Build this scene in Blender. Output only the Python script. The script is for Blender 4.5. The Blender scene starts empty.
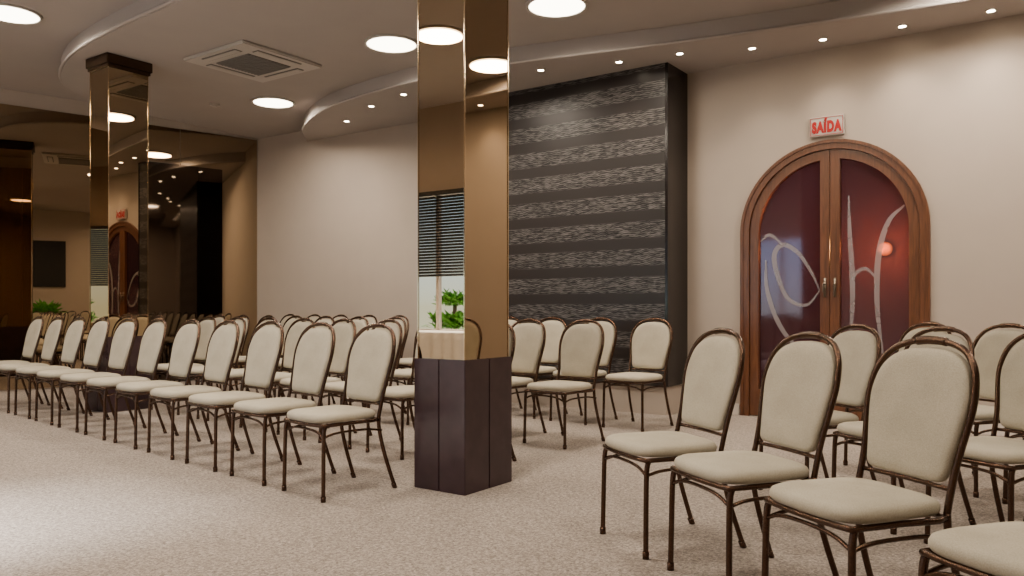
import bpy, bmesh, math, random
from mathutils import Vector, Matrix
from mathutils.geometry import tessellate_polygon
random.seed(4)
COL = bpy.context.scene.collection

# ------------------------------------------------------------------ materials
def new_mat(name):
    m = bpy.data.materials.new(name); m.use_nodes = True
    return m, m.node_tree.nodes, m.node_tree.links, m.node_tree.nodes["Principled BSDF"]

def simple(name, col, rough=0.5, metal=0.0, var=0.06, scale=20, bump=0.0, spec=0.5, emit=None, es=0):
    m, n, l, b = new_mat(name)
    tc = n.new("ShaderNodeTexCoord")
    no = n.new("ShaderNodeTexNoise"); no.inputs["Scale"].default_value = scale; no.inputs["Detail"].default_value = 4
    l.new(tc.outputs["Object"], no.inputs["Vector"])
    r = n.new("ShaderNodeValToRGB")
    r.color_ramp.elements[0].position = 0.3; r.color_ramp.elements[1].position = 0.7
    r.color_ramp.elements[0].color = (*[c*(1-var) for c in col], 1)
    r.color_ramp.elements[1].color = (*[min(1, c*(1+var)) for c in col], 1)
    l.new(no.outputs["Fac"], r.inputs["Fac"]); l.new(r.outputs["Color"], b.inputs["Base Color"])
    b.inputs["Roughness"].default_value = rough; b.inputs["Metallic"].default_value = metal
    b.inputs["Specular IOR Level"].default_value = spec
    if bump:
        bp = n.new("ShaderNodeBump"); bp.inputs["Strength"].default_value = bump; bp.inputs["Distance"].default_value = 0.01
        l.new(no.outputs["Fac"], bp.inputs["Height"]); l.new(bp.outputs["Normal"], b.inputs["Normal"])
    if emit:
        b.inputs["Emission Color"].default_value = (*emit, 1); b.inputs["Emission Strength"].default_value = es
    return m

M_wall = simple("wall_paint", (0.435, 0.370, 0.315), 0.8, var=0.02, scale=3, spec=0.2)
M_ceil = simple("ceiling_paint", (0.395, 0.355, 0.332), 0.85, var=0.02, scale=3, spec=0.2)
M_white = simple("off_white_trim", (0.66, 0.60, 0.54), 0.5, var=0.02)
M_mirror = simple("bronze_mirror", (0.41, 0.315, 0.21), 0.010, metal=1.0, var=0.01, scale=1)
M_darkglass = simple("black_tinted_glass", (0.10, 0.075, 0.055), 0.03, metal=1.0, var=0.01, scale=1)
M_darkbox = simple("dark_brown_lacquer", (0.042, 0.023, 0.027), 0.22, var=0.15, scale=8, spec=0.4)
M_darkcap = simple("dark_bronze_cap", (0.06, 0.035, 0.02), 0.2, metal=0.8)
M_edge = simple("polished_bronze_edge", (0.60, 0.46, 0.29), 0.12, metal=1.0)
M_side = simple("glossy_black_side", (0.012, 0.009, 0.009), 0.15, var=0.1, spec=0.4)
M_frame = simple("bronze_tube", (0.082, 0.045, 0.028), 0.22, metal=0.85, var=0.35, scale=220, bump=0.15)
M_black = simple("matte_black", (0.012, 0.012, 0.013), 0.35)
M_plastic = simple("white_plastic", (0.48, 0.445, 0.415), 0.45, var=0.02)
M_slot = simple("vent_shadow", (0.15, 0.14, 0.13), 0.7)
M_steel = simple("brushed_steel", (0.22, 0.18, 0.14), 0.4, metal=1.0)
M_lamp = simple("lit_diffuser", (1, 0.93, 0.82), 0.5, emit=(1, 0.86, 0.66), es=14)
M_spot = simple("lit_spot_lens", (1, 0.93, 0.82), 0.5, emit=(1, 0.85, 0.62), es=60)
M_cloth = simple("white_tablecloth", (0.80, 0.82, 0.86), 0.8, var=0.03)
M_burg = simple("burgundy_paint", (0.155, 0.050, 0.062), 0.7)
M_orange = simple("orange_lamp_shade", (1.0, 0.4, 0.1), 0.6, emit=(1.0, 0.36, 0.08), es=2.2)
M_leaf = simple("green_leaf", (0.13, 0.42, 0.05), 0.45, var=0.55, scale=12)
M_terr = simple("terracotta", (0.20, 0.16, 0.13), 0.7)
M_signw = simple("sign_white", (0.50, 0.46, 0.42), 0.5)
M_red = simple("sign_red", (0.42, 0.004, 0.004), 0.5, var=.02)
M_ground = simple("outdoor_paving", (0.45, 0.43, 0.4), 0.9)

def etch():
    m, n, l, b = new_mat("frosted_etching")
    b.inputs["Base Color"].default_value = (.42, .385, .40, 1); b.inputs["Roughness"].default_value = .6
    tc = n.new("ShaderNodeTexCoord"); no = n.new("ShaderNodeTexNoise"); no.inputs["Scale"].default_value = 3
    l.new(tc.outputs["Object"], no.inputs["Vector"])
    mr = n.new("ShaderNodeMapRange"); mr.inputs["To Min"].default_value = .38; mr.inputs["To Max"].default_value = .50
    l.new(no.outputs["Fac"], mr.inputs["Value"]); l.new(mr.outputs["Result"], b.inputs["Alpha"])
    return m
M_etch = etch()

def fabric():
    m, n, l, b = new_mat("greige_upholstery")
    tc = n.new("ShaderNodeTexCoord")
    no = n.new("ShaderNodeTexNoise"); no.inputs["Scale"].default_value = 260; no.inputs["Detail"].default_value = 5
    n2 = n.new("ShaderNodeTexNoise"); n2.inputs["Scale"].default_value = 9
    l.new(tc.outputs["Object"], no.inputs["Vector"]); l.new(tc.outputs["Object"], n2.inputs["Vector"])
    mx = n.new("ShaderNodeMath"); mx.operation = 'ADD'; l.new(no.outputs["Fac"], mx.inputs[0])
    ml = n.new("ShaderNodeMath"); ml.operation = 'MULTIPLY'; ml.inputs[1].default_value = 0.5
    l.new(n2.outputs["Fac"], ml.inputs[0]); l.new(ml.outputs[0], mx.inputs[1])
    r = n.new("ShaderNodeValToRGB"); r.color_ramp.elements[0].position = 0.5; r.color_ramp.elements[1].position = 1.0
    r.color_ramp.elements[0].color = (0.345, 0.310, 0.235, 1); r.color_ramp.elements[1].color = (0.475, 0.430, 0.340, 1)
    l.new(mx.outputs[0], r.inputs["Fac"]); l.new(r.outputs["Color"], b.inputs["Base Color"])
    bp = n.new("ShaderNodeBump"); bp.inputs["Strength"].default_value = 0.25; bp.inputs["Distance"].default_value = 0.003
    l.new(no.outputs["Fac"], bp.inputs["Height"]); l.new(bp.outputs["Normal"], b.inputs["Normal"])
    b.inputs["Roughness"].default_value = 0.85; b.inputs["Specular IOR Level"].default_value = 0.25
    return m
M_fab = fabric()

def carpet():
    m, n, l, b = new_mat("beige_carpet")
    tc = n.new("ShaderNodeTexCoord")
    n1 = n.new("ShaderNodeTexNoise"); n1.inputs["Scale"].default_value = 48; n1.inputs["Detail"].default_value = 10; n1.inputs["Roughness"].default_value = 0.95
    wn = n.new("ShaderNodeTexVoronoi"); wn.inputs["Scale"].default_value = 120
    l.new(tc.outputs["Object"], n1.inputs["Vector"]); l.new(tc.outputs["Object"], wn.inputs["Vector"])
    r = n.new("ShaderNodeValToRGB"); r.color_ramp.elements[0].position = 0.38; r.color_ramp.elements[1].position = 0.62
    r.color_ramp.elements[0].color = (0.118, 0.098, 0.085, 1); r.color_ramp.elements[1].color = (0.445, 0.385, 0.337, 1)
    l.new(n1.outputs["Fac"], r.inputs["Fac"])
    mx = n.new("ShaderNodeMix"); mx.data_type = 'RGBA'; mx.blend_type = 'OVERLAY'; mx.inputs[0].default_value = .4
    rg = n.new("ShaderNodeRGBToBW"); l.new(wn.outputs["Color"], rg.inputs[0])
    l.new(r.outputs["Color"], mx.inputs[6]); l.new(rg.outputs[0], mx.inputs[7])
    l.new(mx.outputs[2], b.inputs["Base Color"])
    b.inputs["Roughness"].default_value = 0.95; b.inputs["Specular IOR Level"].default_value = 0.1
    return m
M_carpet = carpet()

def wood():
    m, n, l, b = new_mat("reddish_door_wood")
    tc = n.new("ShaderNodeTexCoord")
    mp = n.new("ShaderNodeMapping"); mp.inputs["Scale"].default_value = (14, 14, 1.2)
    no = n.new("ShaderNodeTexNoise"); no.inputs["Scale"].default_value = 3; no.inputs["Detail"].default_value = 6; no.inputs["Distortion"].default_value = 1.2
    l.new(tc.outputs["Object"], mp.inputs["Vector"]); l.new(mp.outputs["Vector"], no.inputs["Vector"])
    r = n.new("ShaderNodeValToRGB"); r.color_ramp.elements[0].position = 0.3; r.color_ramp.elements[1].position = 0.72
    r.color_ramp.elements[0].color = (0.070, 0.024, 0.010, 1); r.color_ramp.elements[1].color = (0.155, 0.058, 0.023, 1)
    l.new(no.outputs["Fac"], r.inputs["Fac"]); l.new(r.outputs["Color"], b.inputs["Base Color"])
    b.inputs["Roughness"].default_value = 0.3
    return m
M_wood = wood()

def panel_mat():
    m, n, l, b = new_mat("black_striped_wallcovering")
    tc = n.new("ShaderNodeTexCoord")
    sp = n.new("ShaderNodeSeparateXYZ"); l.new(tc.outputs["Object"], sp.inputs[0])
    d = n.new("ShaderNodeMath"); d.operation = 'DIVIDE'; d.inputs[1].default_value = 0.272
    l.new(sp.outputs["Z"], d.inputs[0])
    fr = n.new("ShaderNodeMath"); fr.operation = 'FRACT'; l.new(d.outputs[0], fr.inputs[0])
    band = n.new("ShaderNodeValToRGB")
    e = band.color_ramp.elements
    e[0].position = 0.0; e[0].color = (0, 0, 0, 1); e[1].position = 1.0; e[1].color = (0, 0, 0, 1)
    for p, v in ((0.34, 0), (0.40, 1), (0.94, 1), (0.99, 0)):
        q = e.new(p); q.color = (v, v, v, 1)
    l.new(fr.outputs[0], band.inputs["Fac"])
    mp = n.new("ShaderNodeMapping"); mp.inputs["Scale"].default_value = (11, 11, 2)
    l.new(tc.outputs["Object"], mp.inputs["Vector"])
    wob = n.new("ShaderNodeTexNoise"); wob.inputs["Scale"].default_value = 1.0; wob.inputs["Detail"].default_value = 2
    l.new(mp.outputs["Vector"], wob.inputs["Vector"])
    ph = n.new("ShaderNodeMath"); ph.operation = 'MULTIPLY_ADD'; ph.inputs[1].default_value = 330
    l.new(sp.outputs["Z"], ph.inputs[0])
    wm = n.new("ShaderNodeMath"); wm.operation = 'MULTIPLY'; wm.inputs[1].default_value = 22
    l.new(wob.outputs["Fac"], wm.inputs[0]); l.new(wm.outputs[0], ph.inputs[2])
    si = n.new("ShaderNodeMath"); si.operation = 'SINE'; l.new(ph.outputs[0], si.inputs[0])
    mp2 = n.new("ShaderNodeMapping"); mp2.inputs["Scale"].default_value = (15, 15, 85)
    l.new(tc.outputs["Object"], mp2.inputs["Vector"])
    brk = n.new("ShaderNodeTexNoise"); brk.inputs["Scale"].default_value = 1.0; brk.inputs["Detail"].default_value = 5; brk.inputs["Distortion"].default_value = .5
    l.new(mp2.outputs["Vector"], brk.inputs["Vector"])
    sm = n.new("ShaderNodeMath"); sm.operation = 'MULTIPLY_ADD'; sm.inputs[1].default_value = .09
    l.new(si.outputs[0], sm.inputs[0]); l.new(brk.outputs["Fac"], sm.inputs[2])
    st = n.new("ShaderNodeValToRGB"); st.color_ramp.elements[0].position = 0.38; st.color_ramp.elements[1].position = 0.76
    l.new(sm.outputs[0], st.inputs["Fac"])
    mul = n.new("ShaderNodeMath"); mul.operation = 'MULTIPLY'
    l.new(band.outputs["Color"], mul.inputs[0]); l.new(st.outputs["Color"], mul.inputs[1])
    base = n.new("ShaderNodeMix"); base.data_type = 'RGBA'
    l.new(band.outputs["Color"], base.inputs[0])
    base.inputs[6].default_value = (0.022, 0.0175, 0.0165, 1); base.inputs[7].default_value = (0.008, 0.0068, 0.0068, 1)
    mx = n.new("ShaderNodeMix"); mx.data_type = 'RGBA'
    l.new(mul.outputs[0], mx.inputs[0]); l.new(base.outputs[2], mx.inputs[6]); mx.inputs[7].default_value = (0.145, 0.133, 0.130, 1)
    l.new(mx.outputs[2], b.inputs["Base Color"])
    b.inputs["Roughness"].default_value = 0.34; b.inputs["Specular IOR Level"].default_value = 0.3
    return m
M_panel = panel_mat()

def door_glass():
    m, n, l, b = new_mat("burgundy_door_glass")
    n.remove(b); out = n["Material Output"]
    tr = n.new("ShaderNodeBsdfTransparent"); tr.inputs["Color"].default_value = (0.76, 0.56, 0.61, 1)
    df = n.new("ShaderNodeBsdfDiffuse"); df.inputs["Color"].default_value = (0.085, 0.040, 0.052, 1)
    mb = n.new("ShaderNodeMixShader"); mb.inputs[0].default_value = .35
    l.new(tr.outputs[0], mb.inputs[1]); l.new(df.outputs[0], mb.inputs[2])
    gl = n.new("ShaderNodeBsdfGlossy"); gl.inputs["Roughness"].default_value = 0.06; gl.inputs["Color"].default_value = (0.55, 0.49, 0.56, 1)
    fz = n.new("ShaderNodeLayerWeight"); fz.inputs["Blend"].default_value = 0.3
    ad = n.new("ShaderNodeMath"); ad.operation = 'MULTIPLY_ADD'; ad.inputs[1].default_value = 0.7; ad.inputs[2].default_value = 0.07
    l.new(fz.outputs["Fresnel"], ad.inputs[0])
    mx = n.new("ShaderNodeMixShader"); l.new(ad.outputs[0], mx.inputs[0]); l.new(mb.outputs[0], mx.inputs[1]); l.new(gl.outputs[0], mx.inputs[2])
    l.new(mx.outputs[0], out.inputs["Surface"])
    return m
M_dglass = door_glass()

# ------------------------------------------------------------------ mesh helpers
def link(o):
    COL.objects.link(o); return o
def mesh_obj(name, bm, mat, smooth=False, parent=None):
    bmesh.ops.recalc_face_normals(bm, faces=bm.faces[:])
    me = bpy.data.meshes.new(name); bm.to_mesh(me); bm.free()
    if smooth:
        for p in me.polygons: p.use_smooth = True
    o = bpy.data.objects.new(name, me); me.materials.append(mat)
    link(o)
    if parent: o.parent = parent
    return o
def add_box(bm, x0, x1, y0, y1, z0, z1, bev=0):
    r = bmesh.ops.create_cube(bm, size=1)
    for v in r["verts"]:
        v.co = Vector(((v.co.x+.5)*(x1-x0)+x0, (v.co.y+.5)*(y1-y0)+y0, (v.co.z+.5)*(z1-z0)+z0))
    if bev:
        es = list({e for v in r["verts"] for e in v.link_edges})
        bmesh.ops.bevel(bm, geom=es, offset=bev, segments=2, affect='EDGES')
def box(name, x0, x1, y0, y1, z0, z1, mat, bev=0, parent=None):
    bm = bmesh.new(); add_box(bm, x0, x1, y0, y1, z0, z1, bev)
    return mesh_obj(name, bm, mat, parent=parent)
def extruded(name, P0, P1, flat, mat, parent):
    bm = bmesh.new()
    a = [bm.verts.new(p) for p in P0]; c = [bm.verts.new(p) for p in P1]
    tris = tessellate_polygon([[Vector((x, y, 0)) for x, y in flat]])
    for t in tris:
        try: bm.faces.new([a[i] for i in t])
        except ValueError: pass
        try: bm.faces.new([c[i] for i in reversed(t)])
        except ValueError: pass
    n = len(flat)
    for i in range(n):
        j = (i+1) % n; bm.faces.new((a[i], a[j], c[j], c[i]))
    return mesh_obj(name, bm, mat, parent=parent)
def prism(name, pts, z0, z1, mat, parent=None):
    return extruded(name, [(x, y, z0) for x, y in pts], [(x, y, z1) for x, y in pts], pts, mat, parent)
def prism_xz(name, pts, y0, y1, mat, parent=None):
    return extruded(name, [(x, y0, z) for x, z in pts], [(x, y1, z) for x, z in pts], pts, mat, parent)
def crom(P, sub=6, closed=False):
    P = [Vector(p) for p in P]; out = []
    n = len(P)
    rng = n if closed else n-1
    for i in range(rng):
        if closed: p0, p1, p2, p3 = P[i-1], P[i], P[(i+1) % n], P[(i+2) % n]
        else:
            p1, p2 = P[i], P[i+1]; p0 = P[i-1] if i > 0 else p1*2-p2; p3 = P[i+2] if i+2 < n else p2*2-p1
        for k in range(sub):
            t = k/sub
            out.append(0.5*((2*p1)+(p2-p0)*t+(2*p0-5*p1+4*p2-p3)*t*t+(3*p1-p0-3*p2+p3)*t**3))
    if not closed: out.append(P[-1])
    return out
def add_tube(bm, pts, r, seg=8, closed=False):
    pts = [Vector(p) for p in pts]; n = len(pts)
    rings = []; up = None
    for i, p in enumerate(pts):
        if closed: t = (pts[(i+1) % n]-pts[i-1]).normalized()
        else: t = (pts[min(i+1, n-1)]-pts[max(i-1, 0)]).normalized()
        if up is None:
            up = Vector((0, 0, 1)) if abs(t.z) < .8 else Vector((0, 1, 0))
        s = t.cross(up).normalized(); up = s.cross(t).normalized()
        rings.append([bm.verts.new(p+r*(math.cos(a)*s+math.sin(a)*up)) for a in [2*math.pi*k/seg for k in range(seg)]])
    m = n if closed else n-1
    for i in range(m):
        A, B = rings[i], rings[(i+1) % n]
        for k in range(seg):
            bm.faces.new((A[k], A[(k+1) % seg], B[(k+1) % seg], B[k]))
    if not closed:
        bm.faces.new(rings[0]); bm.faces.new(rings[-1])
def tag(o, label, cat, group=None):
    o["label"] = label; o["category"] = cat
    if group: o["group"] = group
    return o
def struct(o):
    o["kind"] = "structure"; return o
def empty(name, loc=(0, 0, 0)):
    e = bpy.data.objects.new(name, None); e.empty_display_size = 0.1; link(e); e.location = loc; return e
def copy_thing(src, loc, rz):
    t = src.copy(); link(t); t.location = loc; t.rotation_euler = (0, 0, rz)
    for c in src.children:
        k = c.copy(); link(k); k.parent = t
    return t

# ------------------------------------------------------------------ room shell
NY = 7.64; EX = 3.2; SY = -1.2
CX, CY = -10.09, NY
MD = Vector((-0.232, -0.9727))           # mirror wall direction from corner
TW = (CY-SY)/0.9727
WX, WY = CX+MD.x*TW, SY
HZ = 3.75

floor = struct(prism("floor", [(EX+.2, SY-.2), (EX+.2, NY+.2), (CX-.2, NY+.2), (WX-.2, SY-.2)], -0.1, 0, M_carpet))
struct(prism("ceiling", [(EX+.2, SY-.2), (EX+.2, NY+.2), (CX-.2, NY+.2), (WX-.2, SY-.2)], HZ, HZ+.1, M_ceil))
dp = crom([(x, y, 0) for x, y in [(-10.02, 5.9), (-9.9, 5.15), (-9.45, 4.52), (-8.6, 4.12), (-7.56, 3.92), (-5.97, 3.82), (-4, 3.8), (-2, 3.85), (0, 4.2), (1.6, 5.1), (2.3, 6.3), (2.4, NY)]])
pts = [(p[0], p[1]) for p in dp]
struct(prism("ceiling_disc", pts+[(CX+.02, NY)], 3.58, HZ-.001, M_ceil))
bm = bmesh.new(); add_tube(bm, [(x, y-.012, 3.60) for x, y in pts], 0.018, 6); struct(mesh_obj("trim_1", bm, M_ceil, True))
bp_ = crom([(x, y, 0) for x, y in [(-8.96, NY), (-8.3, 7.02), (-7.2, 6.5), (-5.65, 6.28), (-4.54, 6.36), (-2.83, 6.74), (-1.31, 7.0), (-.2, 7.12), (1.4, 7.2), (EX, 7.22)]])
bpt = [(p[0], p[1]) for p in bp_]
struct(prism("ceiling_band", bpt+[(EX, NY)], 3.41, 3.579, M_ceil))
bm = bmesh.new(); add_tube(bm, [(x, y-.01, 3.425) for x, y in bpt], 0.016, 6); struct(mesh_obj("trim_2", bm, M_ceil, True))

# north wall with arched opening
DX, RO, ZS = -1.845, 0.78, 1.75
arc = [(DX+RO*math.cos(a), ZS+RO*math.sin(a)) for a in [math.pi-math.pi*i/28 for i in range(29)]]
wp = [(CX-.2, 0), (DX-RO, 0)]+arc+[(DX+RO, 0), (EX+.15, 0), (EX+.15, HZ), (CX-.2, HZ)]
struct(prism_xz("wall_north", wp, NY, NY+.18, M_wall))
struct(box("wall_east", EX, EX+.15, SY, NY, 0, HZ, M_wall))
struct(prism("wall_west", [(CX, CY), (WX, WY), (WX-.15, WY), (CX-.15, CY)], 0, HZ, M_wall))
WX0, WX1, WZ0, WZ1 = -9.6, -5.95, 0.72, 2.60
GX0, GX1 = -5.7, -4.2
bm = bmesh.new()
add_box(bm, WX-.2, WX0, SY-.15, SY, 0, HZ); add_box(bm, WX1, GX0, SY-.15, SY, 0, HZ); add_box(bm, GX1, EX+.15, SY-.15, SY, 0, HZ)
add_box(bm, WX0, WX1, SY-.15, SY, 0, WZ0); add_box(bm, WX0, WX1, SY-.15, SY, WZ1, HZ); add_box(bm, GX0, GX1, SY-.15, SY, 2.5, HZ)
struct(mesh_obj("wall_south", bm, M_wall))
bm = bmesh.new()
add_box(bm, WX0, WX1, SY-.12, SY+.02, WZ0-.04, WZ0+.03); add_box(bm, WX0, WX1, SY-.12, SY, WZ1-.04, WZ1)
for x in (WX0+.02, -7.05, WX1-.02): add_box(bm, x-.025, x+.025, SY-.1, SY-.04, WZ0, WZ1)
struct(mesh_obj("window_1", bm, M_white))
bm = bmesh.new()
for x in (GX0+.03, (GX0+GX1)/2, GX1-.03): add_box(bm, x-.03, x+.03, SY-.1, SY-.04, 0.05, 2.45)
add_box(bm, GX0, GX1, SY-.1, SY-.04, 2.44, 2.5); add_box(bm, GX0, GX1, SY-.1, SY-.04, 0.0, .05)
struct(mesh_obj("door_2", bm, M_white))
struct(box("baseboard_north", CX+.05, DX-.84, NY-.015, NY-.001, 0, .11, M_white, .003))
struct(box("baseboard_east", DX+.84, EX-.01, NY-.015, NY-.001, 0, .11, M_white, .003))

# mirror panels along west wall
nrm = Vector((0.9727, -0.232))
t0 = 0.02
for w in [1.13]*7:
    a = Vector((CX, CY))+MD*t0+nrm*.004; c = Vector((CX, CY))+MD*(t0+w-.008)+nrm*.004
    q = prism("mirror_panel", [tuple(a), tuple(c), tuple(c+nrm*.012), tuple(a+nrm*.012)], 0.02, 3.56, M_mirror)
    tag(q, "tall bronze-tinted mirror panel covering the side wall", "mirror", "bronze mirror panels on the wall")
    t0 += w
pc = Vector((CX, CY))+MD*1.09+nrm*.018
e = empty("dark_glass_panel", (pc.x, pc.y, 0)); e.rotation_euler = (0, 0, math.atan2(MD.y, MD.x))
tag(e, "tall near-black glossy glass panel on the mirrored wall", "glass panel")
box("frame", -.53, .53, 0.001, .03, 0.02, 3.05, M_side, .003, parent=e)
for xa, xb in ((-.527, -.19), (-.184, .527)):
    box("glass_pane", xa, xb, .031, .04, .03, 3.045, M_darkglass, 0, parent=e)

# feature panel
px0, px1, py0 = -6.40, -3.22, 7.16
e = empty("feature_panel", ((px0+px1)/2, 7.4, 0)); tag(e, "black wall panel with shimmering wavy horizontal stripes", "wall panel")
f = box("panel_front", px0+.03, px1-.03, py0, NY-.002, .28, 3.408, M_panel, 0, parent=e); f.location = -e.location
for xa in (px0, px1-.029):
    f = box("side_panel", xa, xa+.029, py0-.004, NY-.002, .28, 3.408, M_side, .002, parent=e); f.location = -e.location
f = box("plinth", px0+.03, px1-.03, py0+.03, NY-.002, 0, .28, M_wall, 0, parent=e); f.location = -e.location

# ------------------------------------------------------------------ door
def band_xz(ri, ro, zs, y0, y1, name, parent, mat=M_wood, z0=0.0):
    bm = bmesh.new(); A = []; n = 36
    inn = [(DX-ri, z0)]+[(DX+ri*math.cos(math.pi-math.pi*i/n), zs+ri*math.sin(math.pi*i/n)) for i in range(n+1)]+[(DX+ri, z0)]
    out = [(DX-ro, z0)]+[(DX+ro*math.cos(math.pi-math.pi*i/n), zs+ro*math.sin(math.pi*i/n)) for i in range(n+1)]+[(DX+ro, z0)]
    V = [[bm.verts.new((x, y, z)) for x, z in L] for L, y in ((inn, y0), (out, y0), (out, y1), (inn, y1))]
    for k in range(4):
        P, Q = V[k], V[(k+1) % 4]
        for i in range(len(P)-1): bm.faces.new((P[i], P[i+1], Q[i+1], Q[i]))
    bm.faces.new([V[k][0] for k in range(4)]); bm.faces.new([V[k][-1] for k in range(4)])
    return mesh_obj(name, bm, mat, parent=parent)
door = empty("door_1"); struct(door)
door["label"] = "arched double wooden door with etched burgundy glass"
band_xz(.742, .800, ZS, NY-.022, NY+.14, "door_frame", door)
band_xz(.796, .824, ZS, NY-.032, NY-.001, "architrave", door)
for s in (-1, 1):
    R, ri = .738, .655; n = 20
    a1 = math.acos(.085/ri)
    outer = [(0.003, 0.01), (0.003, ZS+R)]+[(R*math.sin(math.pi/2*i/n), ZS+R*math.cos(math.pi/2*i/n)) for i in range(1, n+1)]+[(R, .01)]
    b0 = math.pi/2-a1
    inner = [(.085, .26), (.085, ZS+ri*math.cos(b0))]+[(ri*math.sin(b0+(math.pi/2-b0)*i/n), ZS+ri*math.cos(b0+(math.pi/2-b0)*i/n)) for i in range(1, n+1)]+[(ri, .26)]
    bm = bmesh.new(); y0, y1 = NY+.0, NY+.065
    V = [[bm.verts.new((DX+s*x, y, z)) for x, z in L] for L, y in ((inner, y0), (outer, y0), (outer, y1), (inner, y1))]
    m = len(inner)
    for k in range(4):
        P, Q = V[k], V[(k+1) % 4]
        for i in range(m):
            j = (i+1) % m; bm.faces.new((P[i], P[j], Q[j], Q[i]))
    leaf = mesh_obj("door_leaf", bm, M_wood, parent=door)
    g = prism_xz("glass_pane", [(DX+s*x, z) for x, z in inner], NY+.038, NY+.046, M_dglass, parent=leaf)
    bm = bmesh.new(); add_box(bm, DX+s*.044-.012, DX+s*.044+.012, y0-.008, y0, 1.14, 1.32, .004)
    add_tube(bm, crom([(DX+s*.044, y0-.005, 1.26), (DX+s*.044, y0-.035, 1.26), (DX+s*.05, y0-.042, 1.25), (DX+s*.05, y0-.042, 1.18)], 4), .007, 8)
    hnd = mesh_obj("handle", bm, M_steel, True, parent=leaf)
    if s < 0:
        rib = [([(-1.94, 1.20), (-2.06, 1.07), (-2.22, 1.12), (-2.32, 1.32), (-2.36, 1.54), (-2.28, 1.64), (-2.14, 1.56), (-2.02, 1.38), (-1.94, 1.20)], .046),
               ([(-2.49, 1.68), (-2.40, 1.74), (-2.28, 1.64)], .030),
               ([(-2.44, 1.50), (-2.42, 1.18), (-2.26, .80), (-1.94, .50)], .044)]
    else:
        rib = [([(-1.23, 1.94), (-1.36, 1.80), (-1.44, 1.50), (-1.45, 1.05), (-1.40, .60)], .050),
               ([(-1.69, 2.06), (-1.68, 1.70), (-1.66, 1.36), (-1.66, 1.0), (-1.70, .58)], .046),
               ([(-1.67, 1.26), (-1.62, 1.36), (-1.54, 1.39), (-1.45, 1.30)], .034)]
    bm = bmesh.new()
    for ir, (P, w) in enumerate(rib):
        C = crom([(x, 0, z) for x, z in P], 8); N = len(C); prev = None; yy = NY+.034-.0008*ir
        for i, p in enumerate(C):
            t = (C[min(i+1, N-1)]-C[max(i-1, 0)]).normalized(); q = Vector((-t.z, 0, t.x))*w*.5*(.25+.75*math.sin(math.pi*(i+.5)/N))
            a = bm.verts.new((p.x+q.x, yy, p.z+q.z)); c = bm.verts.new((p.x-q.x, yy, p.z-q.z))
            if prev: bm.faces.new((prev[0], a, c, prev[1]))
            prev = (a, c)
    mesh_obj("etched_swirl", bm, M_etch, parent=leaf)
bm = bmesh.new()
add_box(bm, -3.6, 1.6, 9.5, 9.6, 0, 3); add_box(bm, -3.7, -3.6, NY+.19, 9.6, 0, 3); add_box(bm, 1.6, 1.7, NY+.19, 9.6, 0, 3)
add_box(bm, -3.7, 1.7, NY+.19, 9.6, 3, 3.1); struct(mesh_obj("wall_corridor", bm, M_burg))
struct(box("floor_corridor", -3.7, 1.7, NY+.2, 9.6, -.1, 0, M_burg))
sc = empty("wall_sconce", (-1.70, 9.41, 1.68)); tag(sc, "glowing orange wall lamp beyond the glass door", "wall lamp")
bm = bmesh.new(); bmesh.ops.create_uvsphere(bm, u_segments=24, v_segments=14, radius=.075)
mesh_obj("lamp_shade", bm, M_orange, True, parent=sc)
bx = box("bracket", -.02, .02, .03, .088, -.05, .05, M_steel, 0, parent=sc)

# ------------------------------------------------------------------ exit sign
s_ = empty("exit_sign", (-1.865, NY-.03, 2.70)); tag(s_, "white exit sign with bold red lettering above the door", "exit sign")
box("sign_board", -.15, .15, -.005, .028, -.09, .09, M_signw, .004, parent=s_)
bm = bmesh.new()
for a in ((-.142, .142, .076, .080), (-.142, .142, -.080, -.076), (-.142, -.138, -.080, .080), (.138, .142, -.080, .080)):
    add_box(bm, a[0], a[1], -.008, -.005, a[2], a[3])
mesh_obj("sign_border", bm, M_red, parent=s_)
cu = bpy.data.curves.new("exit_lettering", 'FONT'); cu.body = "SA\u00cdDA"; cu.size = .132; cu.align_x = 'CENTER'; cu.align_y = 'CENTER'; cu.extrude = .001; cu.offset = .009; cu.space_character = 1.18
tmp = bpy.data.objects.new("tmp_text", cu); link(tmp); bpy.context.view_layer.update()
me = bpy.data.meshes.new_from_object(tmp.evaluated_get(bpy.context.evaluated_depsgraph_get()))
bpy.data.objects.remove(tmp); me.name = "exit_lettering"; me.materials.clear(); me.materials.append(M_red)
tx = bpy.data.objects.new("exit_lettering", me); link(tx); tx.parent = s_; tx.rotation_euler = (math.pi/2, 0, 0); tx.location = (0, -.009, -.012); tx.scale = (.60, 1, 1)

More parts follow.
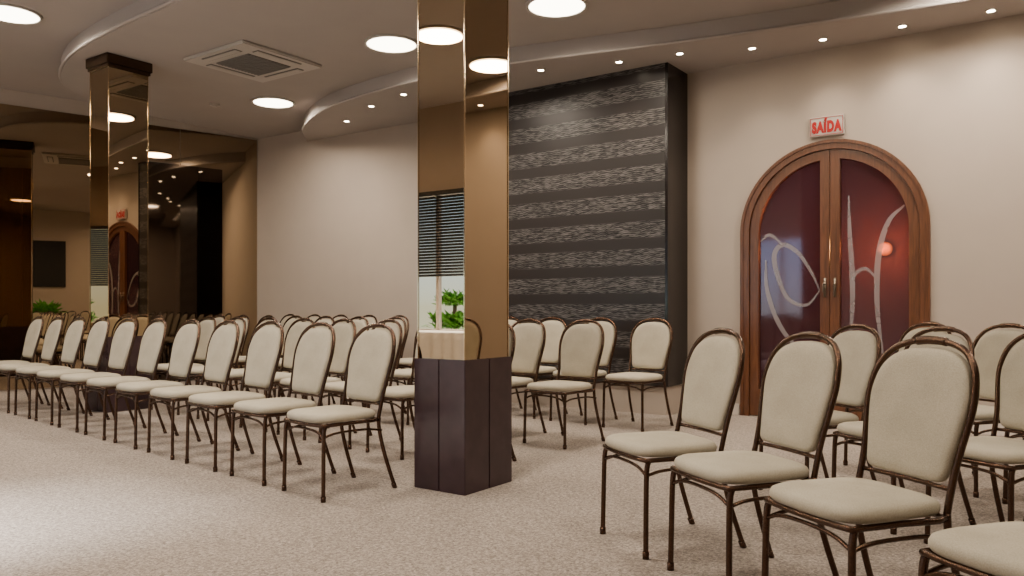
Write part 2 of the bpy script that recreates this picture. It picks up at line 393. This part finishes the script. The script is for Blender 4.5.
# ------------------------------------------------------------------ pillars
def pillar(x0, x1, y0, y1, top, cap, label):
    cx, cy = (x0+x1)/2, (y0+y1)/2
    e = empty("pillar", (cx, cy, 0)); tag(e, label, "pillar", "mirrored pillars")
    hx, hy = (x1-x0)/2, (y1-y0)/2
    bm = bmesh.new()
    g = .003
    for sx0, sx1 in ((-hx, -g), (g, hx)):
        for sy0, sy1 in ((-hy, -g), (g, hy)):
            add_box(bm, sx0, sx1, sy0, sy1, 0.0, .752, .003)
    add_box(bm, -hx+.006, hx-.006, -hy+.006, hy-.006, .005, .745)
    mesh_obj("base", bm, M_darkbox, parent=e)
    i = .018
    bm = bmesh.new(); add_box(bm, -hx+i, hx-i, -hy+i, hy-i, .752, top)
    mesh_obj("mirror_shaft", bm, M_mirror, parent=e)
    for sx in (-1, 1):
        for sy in (-1, 1):
            x, y = sx*(hx-i), sy*(hy-i)
            box("edge_trim", x-.004, x+.004, y-.004, y+.004, .753, top-.002, M_edge, .0015, parent=e)
    if cap:
        bm = bmesh.new(); add_box(bm, -hx-.015, hx+.015, -hy-.015, hy+.015, top-.1, top-.001, .004); add_box(bm, -hx, hx, -hy, hy, top-.13, top-.1)
        mesh_obj("cap", bm, M_darkcap, parent=e)
    return e
pillar(-3.157, -2.778, 3.479, 3.932, 3.748, False, "square bronze-mirrored pillar on a dark lacquered box base")
pillar(-8.25, -7.86, 4.17, 4.62, 3.578, True, "square bronze-mirrored pillar with dark cap among chair rows")

# ------------------------------------------------------------------ chair
chair = empty("banquet_chair")
OY = -.055
def Y(y): return y+OY
def backy(u, z): return Y(.190+(z-.45)*.25-.35*u*u+.014)
def seat_outline(n=48):
    P = []
    for k in range(n):
        a = 2*math.pi*k/n; c, s = math.cos(a), math.sin(a); e = .42
        x = abs(c)**e*(1 if c > 0 else -1); y = abs(s)**e*(1 if s > 0 else -1)
        w = .213-.016*(y+1)/2
        yy = y*.203 - (.016*(1-x*x) if y < 0 else 0)
        P.append((x*w, yy))
    return P
bm = bmesh.new(); O = seat_outline(); rings = []
for sc_, z in ((.90, .418), (.975, .420), (1.0, .430), (1.0, .442), (.975, .454), (.90, .463), (.7, .469), (.4, .471)):
    rings.append([bm.verts.new((x*sc_, Y(y*sc_-.002), z)) for x, y in O])
for A, B in zip(rings, rings[1:]):
    for k in range(len(A)): bm.faces.new((A[k], A[(k+1) % len(A)], B[(k+1) % len(A)], B[k]))
bm.faces.new(rings[0]); bm.faces.new(rings[-1])
mesh_obj("seat", bm, M_fab, True, parent=chair)
half = [(0, .496), (.10, .497), (.140, .501), (.160, .518), (.169, .56), (.185, .65), (.197, .735), (.193, .795), (.173, .852), (.133, .892), (.075, .913), (0, .919)]
H = crom([(x, 0, z) for x, z in half], 4)
outl = [(p.x, p.z) for p in H]+[(-p.x, p.z) for p in reversed(H[1:-1])]
bm = bmesh.new(); rings = []; zc = .71
for sc_, dy in ((.5, -.027), (.80, -.025), (.92, -.021), (.97, -.013), (.985, -.003), (.985, .008), (.95, .015), (.8, .018), (.4, .019)):
    rings.append([bm.verts.new((x*sc_, backy(x*sc_, zc+(z-zc)*sc_)+dy, zc+(z-zc)*sc_)) for x, z in outl])
for A, B in zip(rings, rings[1:]):
    for k in range(len(A)): bm.faces.new((A[k], A[(k+1) % len(A)], B[(k+1) % len(A)], B[k]))
bm.faces.new(rings[0]); bm.faces.new(rings[-1])
mesh_obj("backrest", bm, M_fab, True, parent=chair)
hp = [(.186, .40), (.184, .47), (.187, .56), (.199, .65), (.210, .735), (.206, .80), (.186, .862), (.143, .908), (.080, .932), (0, .940)]
hp = hp+[(-x, z) for x, z in reversed(hp[:-1])]
bm = bmesh.new(); add_tube(bm, crom([(x, backy(x, z), z) for x, z in hp], 3), .0112, 8)
add_tube(bm, crom([(x, backy(x, z), z) for x, z in ((-.06, .9355), (-.03, .939), (0, .940), (.03, .939), (.06, .9355))], 3), .0145, 8)
add_tube(bm, crom([(x, backy(x, .49)+.002, .49) for x in (-.186, -.1, 0, .1, .186)], 2), .008, 6)
mesh_obj("backrest_frame", bm, M_frame, True, parent=chair)
bm = bmesh.new()
rail = [(.192, -.16), (.178, -.190), (.0, -.206), (-.178, -.190), (-.192, -.16), (-.192, 0), (-.190, .172), (0, .180), (.190, .172), (.192, 0)]
add_tube(bm, crom([(x, Y(y), .407) for x, y in rail], 3, True), .0105, 8, True)
for s in (-1, 1):
    add_tube(bm, crom([(s*.195, Y(-.188), .345), (s*.195, Y(-.1), .362), (s*.195, Y(.08), .362), (s*.193, Y(.200), .345)], 4), .007, 6)
add_tube(bm, crom([(-.195, Y(-.188), .345), (-.12, Y(-.19), .372), (0, Y(-.192), .38), (.12, Y(-.19), .372), (.195, Y(-.188), .345)], 4), .007, 6)
mesh_obj("seat_rail", bm, M_frame, True, parent=chair)
for s in (-1, 1):
    bm = bmesh.new(); add_tube(bm, crom([(s*.192, Y(-.175), .405), (s*.194, Y(-.186), .36), (s*.196, Y(-.190), .2), (s*.199, Y(-.193), .0)], 4), .0115, 8)
    add_tube(bm, [(s*.199, Y(-.193), .03), (s*.199, Y(-.193), 0)], .0145, 8)
    mesh_obj("leg", bm, M_frame, True, parent=chair)
    bm = bmesh.new(); add_tube(bm, crom([(s*.186, backy(.196, .42), .42), (s*.189, Y(.188), .34), (s*.194, Y(.222), .2), (s*.202, Y(.290), .0)], 5), .0115, 8)
    add_tube(bm, [(s*.2015, Y(.277), .03), (s*.202, Y(.290), 0)], .0145, 8)
    mesh_obj("leg", bm, M_frame, True, parent=chair)

CL = "banquet chair with greige padded seat, rounded back and bronze tube frame"
first = True
def place(x, y, deg, grp):
    global first
    if first:
        chair.location = (x, y, 0); chair.rotation_euler = (0, 0, math.radians(deg)); t = chair; first = False
    else:
        t = copy_thing(chair, (x, y, 0), math.radians(deg))
    tag(t, CL, "chair", grp)
PILS = [(-2.97, 3.7), (-8.05, 4.4)]
for r in range(4):
    for n in range(11):
        x = -3.47+.107*r-.59*n; y = 3.2+1.06*r+.073*n
        if any(abs(x-a) < .46 and abs(y-b) < .50 for a, b in PILS): continue
        if y > 7.25: continue
        place(x, y, -7.5+random.uniform(-1.5, 1.5), "rows of banquet chairs across the aisle")
for (x0, y0, n0, n1) in ((-1.49, 3.36, 0, 3), (-1.18, 4.66, 0, 2), (-.48, 5.40, -1, 2)):
    for n in range(n0, n1+1):
        ex_, ey_ = (.045, -.03) if (n == 3 and y0 < 3.5) else (0, 0)
        place(x0+.470*n+ex_, y0-.300*n+ey_, -34.5+random.uniform(-1.5, 1.5), "angled rows of banquet chairs by the door")

# ------------------------------------------------------------------ ceiling fixtures
def ring_disc(name, r0, r1, z0, z1, mat, parent):
    bm = bmesh.new(); n = 40
    prof = [(r0, z0+.004), (r0, z1), (r1, z1), (r1-.006, z0)]
    V = [[bm.verts.new((r*math.cos(2*math.pi*k/n), r*math.sin(2*math.pi*k/n), z)) for k in range(n)] for r, z in prof]
    for i in range(4):
        A, B = V[i], V[(i+1) % 4]
        for k in range(n): bm.faces.new((A[k], A[(k+1) % n], B[(k+1) % n], B[k]))
    return mesh_obj(name, bm, mat, True, parent=parent)
def disc(name, r, z, mat, parent, dz=.004):
    bm = bmesh.new(); bmesh.ops.create_cone(bm, segments=40, radius1=r, radius2=r, depth=dz, cap_ends=True, matrix=Matrix.Translation((0, 0, z)))
    return mesh_obj(name, bm, mat, parent=parent)
dl = empty("ceiling_downlight"); ring_disc("trim_ring", .235, .262, -.022, 0, M_plastic, dl); disc("diffuser", .235, -.012, M_lamp, dl)
DL = [(-5.37, 5.60, 3.58), (-8.1, 6.36, 3.58), (-3.56, 5.69, 3.58), (-.62, 6.68, 3.58), (-8.0, 3.34, 3.75), (-5.15, .95, 3.75), (-2.4, 1.0, 3.75), (-8.3, .8, 3.75), (.6, 2.6, 3.75), (-5.4, 2.9, 3.75), (1.6, 6.1, 3.58),
      (-2.6, 2.8, 3.75), (-10.4, 2.0, 3.75)]
for i, p in enumerate(DL):
    t = dl if i == 0 else copy_thing(dl, p, 0)
    t.location = p; tag(t, "large round lit downlight recessed in the ceiling", "ceiling light", "round ceiling downlights")
for i, p in enumerate(DL):
    L = bpy.data.lights.new("downlight_lamp", 'AREA'); L.shape = 'DISK'; L.size = .46; L.energy = 52; L.color = (1, .86, .70)
    L.spread = math.radians(170)
    o = bpy.data.objects.new("downlight_lamp", L); link(o); o.location = (p[0], p[1], p[2]-.03)
sp = empty("ceiling_spotlight"); ring_disc("trim_ring", .028, .042, -.008, 0, M_plastic, sp); disc("lens", .028, -.003, M_spot, sp)
SP = [(-3.6, 6.88), (-3.02, 6.98), (-2.42, 7.22), (-1.83, 7.34), (-1.2, 7.38), (-.56, 7.40), (.1, 7.42), (.8, 7.42), (-4.36, 6.67), (-6.1, 6.55), (-6.77, 6.72), (-7.57, 7.08)]
for i, p in enumerate(SP):
    t = sp if i == 0 else copy_thing(sp, (p[0], p[1], 3.41), 0)
    t.location = (p[0], p[1], 3.41); tag(t, "tiny lit spotlight recessed in the curved ceiling border", "spotlight", "small recessed spotlights")
    L = bpy.data.lights.new("spot_lamp", 'SPOT'); L.energy = 34; L.spot_size = math.radians(96); L.spot_blend = 1.0; L.color = (1, .82, .62); L.shadow_soft_size = .03
    o = bpy.data.objects.new("spot_lamp", L); link(o); o.location = (p[0], p[1], 3.39)

ac = empty("air_conditioner", (-6.92, 5.19, 3.58)); tag(ac, "square white ceiling cassette air conditioner with central grille", "air conditioner")
bm = bmesh.new(); add_box(bm, -.49, .49, -.49, .49, -.035, 0, .012); mesh_obj("body", bm, M_plastic, parent=ac)
bm = bmesh.new(); add_box(bm, -.26, .26, -.26, .26, -.045, -.036)
for k in range(13):
    y = -.24+k*.04; add_box(bm, -.25, .25, y-.006, y+.006, -.052, -.045)
mesh_obj("grille", bm, M_slot, parent=ac)
for k in range(4):
    bm = bmesh.new(); add_box(bm, -.27, .27, -.425, -.335, -.04, -.0352)
    o = mesh_obj("vent_slot", bm, M_slot, parent=ac); o.rotation_euler = (0, 0, k*math.pi/2)
    bm = bmesh.new(); add_box(bm, -.26, .26, -.41, -.35, -.047, -.041, .002)
    o = mesh_obj("louver", bm, M_plastic, parent=ac); o.rotation_euler = (0, 0, k*math.pi/2)
sd = empty("smoke_detector", (-8.77, 6.0, 3.58)); tag(sd, "small round white smoke detector on the ceiling", "smoke detector")
disc("body", .06, -.012, M_plastic, sd, .024); disc("sensor_cap", .03, -.03, M_plastic, sd, .012)

# ------------------------------------------------------------------ things near the window / far side (seen in the mirrors)
bm = bmesh.new()
z = 1.46
while z < WZ1-.07:
    r_ = bmesh.ops.create_cube(bm, size=1)
    mt = Matrix.Translation(((WX0+WX1)/2, SY+.035, z+.014)) @ Matrix.Rotation(math.radians(62), 4, 'X') @ Matrix.Diagonal((WX1-WX0-.1, .036, .003, 1))
    bmesh.ops.transform(bm, matrix=mt, verts=r_["verts"]); z += .040
bl = mesh_obj("window_blind", bm, M_black); tag(bl, "dark horizontal slatted blind lowered over the window", "window blind")
h = box("head_rail", WX0+.03, WX1-.03, SY+.005, SY+.065, WZ1-.06, WZ1, M_black, 0, parent=bl)

def foliage(bm, cx, cy, cz, n, ln, spread):
    for k in range(n):
        a = random.uniform(0, 2*math.pi); el = random.uniform(.25, 1.3); L = ln*random.uniform(.6, 1.1)
        dx = Vector((math.cos(a)*math.cos(el), math.sin(a)*math.cos(el), math.sin(el)))
        side = dx.cross(Vector((0, 0, 1))).normalized()*L*.12
        p0 = Vector((cx+random.uniform(-1, 1)*spread, cy+random.uniform(-1, 1)*spread*.5, cz+random.uniform(0, 1)*spread*.5))
        p1 = p0+dx*L*.5; p2 = p0+dx*L-Vector((0, 0, L*.25))
        v = [bm.verts.new(q) for q in (p0, p1+side, p2, p1-side)]
        bm.faces.new(v)
for k, x in enumerate((-10.6, -9.1, -7.45)):
    e = empty("shrub", (x, SY-.9, 0)); tag(e, "leafy green garden shrub outside the window", "shrub", "garden shrubs outside")
    bm = bmesh.new(); foliage(bm, 0, 0, .3, 420, .26, .34); foliage(bm, 0, 0, .7, 340, .26, .32); foliage(bm, 0, 0, 1.05, 260, .24, .24); mesh_obj("leaves", bm, M_leaf, parent=e)
    bm = bmesh.new(); add_tube(bm, [(0, 0, 0), (.03, .02, .4), (0, 0, 1.1)], .03, 8); mesh_obj("stem", bm, M_terr, True, parent=e)
struct(box("floor_terrace", -14.5, 0, -12, SY-.2, -.1, 0, M_ground))

tb = empty("buffet_table", (-6.6, -.45, 0)); tag(tb, "table draped with a white cloth beside the window", "table")
hx, hy, rc = .90, .38, .08
per = []
def seg_pts(x0, y0, x1, y1, nx, ny):
    L = math.hypot(x1-x0, y1-y0); m = max(2, int(L/.012))
    for i in range(m):
        t = i/m; per.append((x0+(x1-x0)*t, y0+(y1-y0)*t, nx, ny))
def corner(cx, cy, a0):
    for i in range(8):
        a = a0+math.pi/2*i/8; per.append((cx+rc*math.cos(a), cy+rc*math.sin(a), math.cos(a), math.sin(a)))
seg_pts(-hx+rc, -hy, hx-rc, -hy, 0, -1); corner(hx-rc, -hy+rc, -math.pi/2)
seg_pts(hx, -hy+rc, hx, hy-rc, 1, 0); corner(hx-rc, hy-rc, 0)
seg_pts(hx-rc, hy, -hx+rc, hy, 0, 1); corner(-hx+rc, hy-rc, math.pi/2)
seg_pts(-hx, hy-rc, -hx, -hy+rc, -1, 0); corner(-hx+rc, -hy+rc, math.pi)
bm = bmesh.new(); n = len(per); rings = []
def fold(k): return math.sin(k*.42+1.1*math.sin(k*.09))
for zz, am in ((.75, 0), (.74, .006), (.68, .018), (.4, .032), (.02, .045)):
    rings.append([bm.verts.new((x+nx*am*(1+fold(k)), y+ny*am*(1+fold(k)), zz)) for k, (x, y, nx, ny) in enumerate(per)])
for A, B in zip(rings, rings[1:]):
    for k in range(n): bm.faces.new((A[k], A[(k+1) % n], B[(k+1) % n], B[k]))
bm.faces.new(rings[0]); mesh_obj("tablecloth", bm, M_cloth, False, parent=tb)
box("tabletop", -.84, .84, -.33, .33, .70, .74, M_wood, 0, parent=tb)
for sx in (-.78, .78):
    for sy in (-.27, .27): box("leg", sx-.02, sx+.02, sy-.02, sy+.02, 0, .7, M_wood, 0, parent=tb)

tv = empty("television", (EX-.01, 3.75, 2.25)); tag(tv, "large black flat television mounted on the wall", "television")
box("screen", -.055, -.045, -1.05, 1.05, -.62, .62, M_black, 0, parent=tv); box("body", -.045, 0, -1.07, 1.07, -.64, .64, M_black, .005, parent=tv)
for yy in (2.75, 4.35):
    e = empty("potted_plant", (EX-.85, yy, 0)); tag(e, "green leafy plant in a tall grey pot", "plant", "potted plants below the television")
    bm = bmesh.new(); bmesh.ops.create_cone(bm, segments=28, radius1=.15, radius2=.21, depth=.7, cap_ends=True, matrix=Matrix.Translation((0, 0, .35))); mesh_obj("pot", bm, M_terr, True, parent=e)
    bm = bmesh.new(); foliage(bm, 0, 0, .72, 260, .68, .08); mesh_obj("leaves", bm, M_leaf, parent=e)

# ------------------------------------------------------------------ light from outside
w = bpy.data.worlds.new("daylight"); bpy.context.scene.world = w; w.use_nodes = True
nt = w.node_tree; bg = nt.nodes["Background"]
sky = nt.nodes.new("ShaderNodeTexSky"); sky.sky_type = 'HOSEK_WILKIE'; sky.turbidity = 2.5; sky.sun_direction = (-.3, .6, .7)
nt.links.new(sky.outputs["Color"], bg.inputs["Color"]); bg.inputs["Strength"].default_value = 14.0
S = bpy.data.lights.new("sun", 'SUN'); S.energy = 30; S.angle = math.radians(14); S.color = (.98, .97, .95)
so = bpy.data.objects.new("sun", S); link(so); so.rotation_euler = Vector((.16, .8, -.60)).to_track_quat('-Z', 'Y').to_euler()
pl = bpy.data.lights.new("sconce_lamp", 'POINT'); pl.energy = 40; pl.color = (1, .42, .11); pl.shadow_soft_size = .08
po = bpy.data.objects.new("sconce_lamp", pl); link(po); po.location = (-1.70, 9.10, 1.68)
pl = bpy.data.lights.new("corridor_fill", 'POINT'); pl.energy = 14; pl.color = (.95, .85, 1); pl.shadow_soft_size = .2  # added ambient fill without a fixture, lifts the burgundy behind the door glass
po = bpy.data.objects.new("corridor_fill", pl); link(po); po.location = (-2.9, 8.5, 2.75)

# ------------------------------------------------------------------ camera
cam = bpy.data.cameras.new("camera"); co = bpy.data.objects.new("camera", cam); link(co)
co.location = (0, 0, 1.05); co.rotation_euler = (math.pi/2, 0, math.radians(35.24))
cam.sensor_width = 36; cam.lens = 36*800/1024; cam.shift_y = 19/1024; cam.clip_start = .05
bpy.context.scene.camera = co
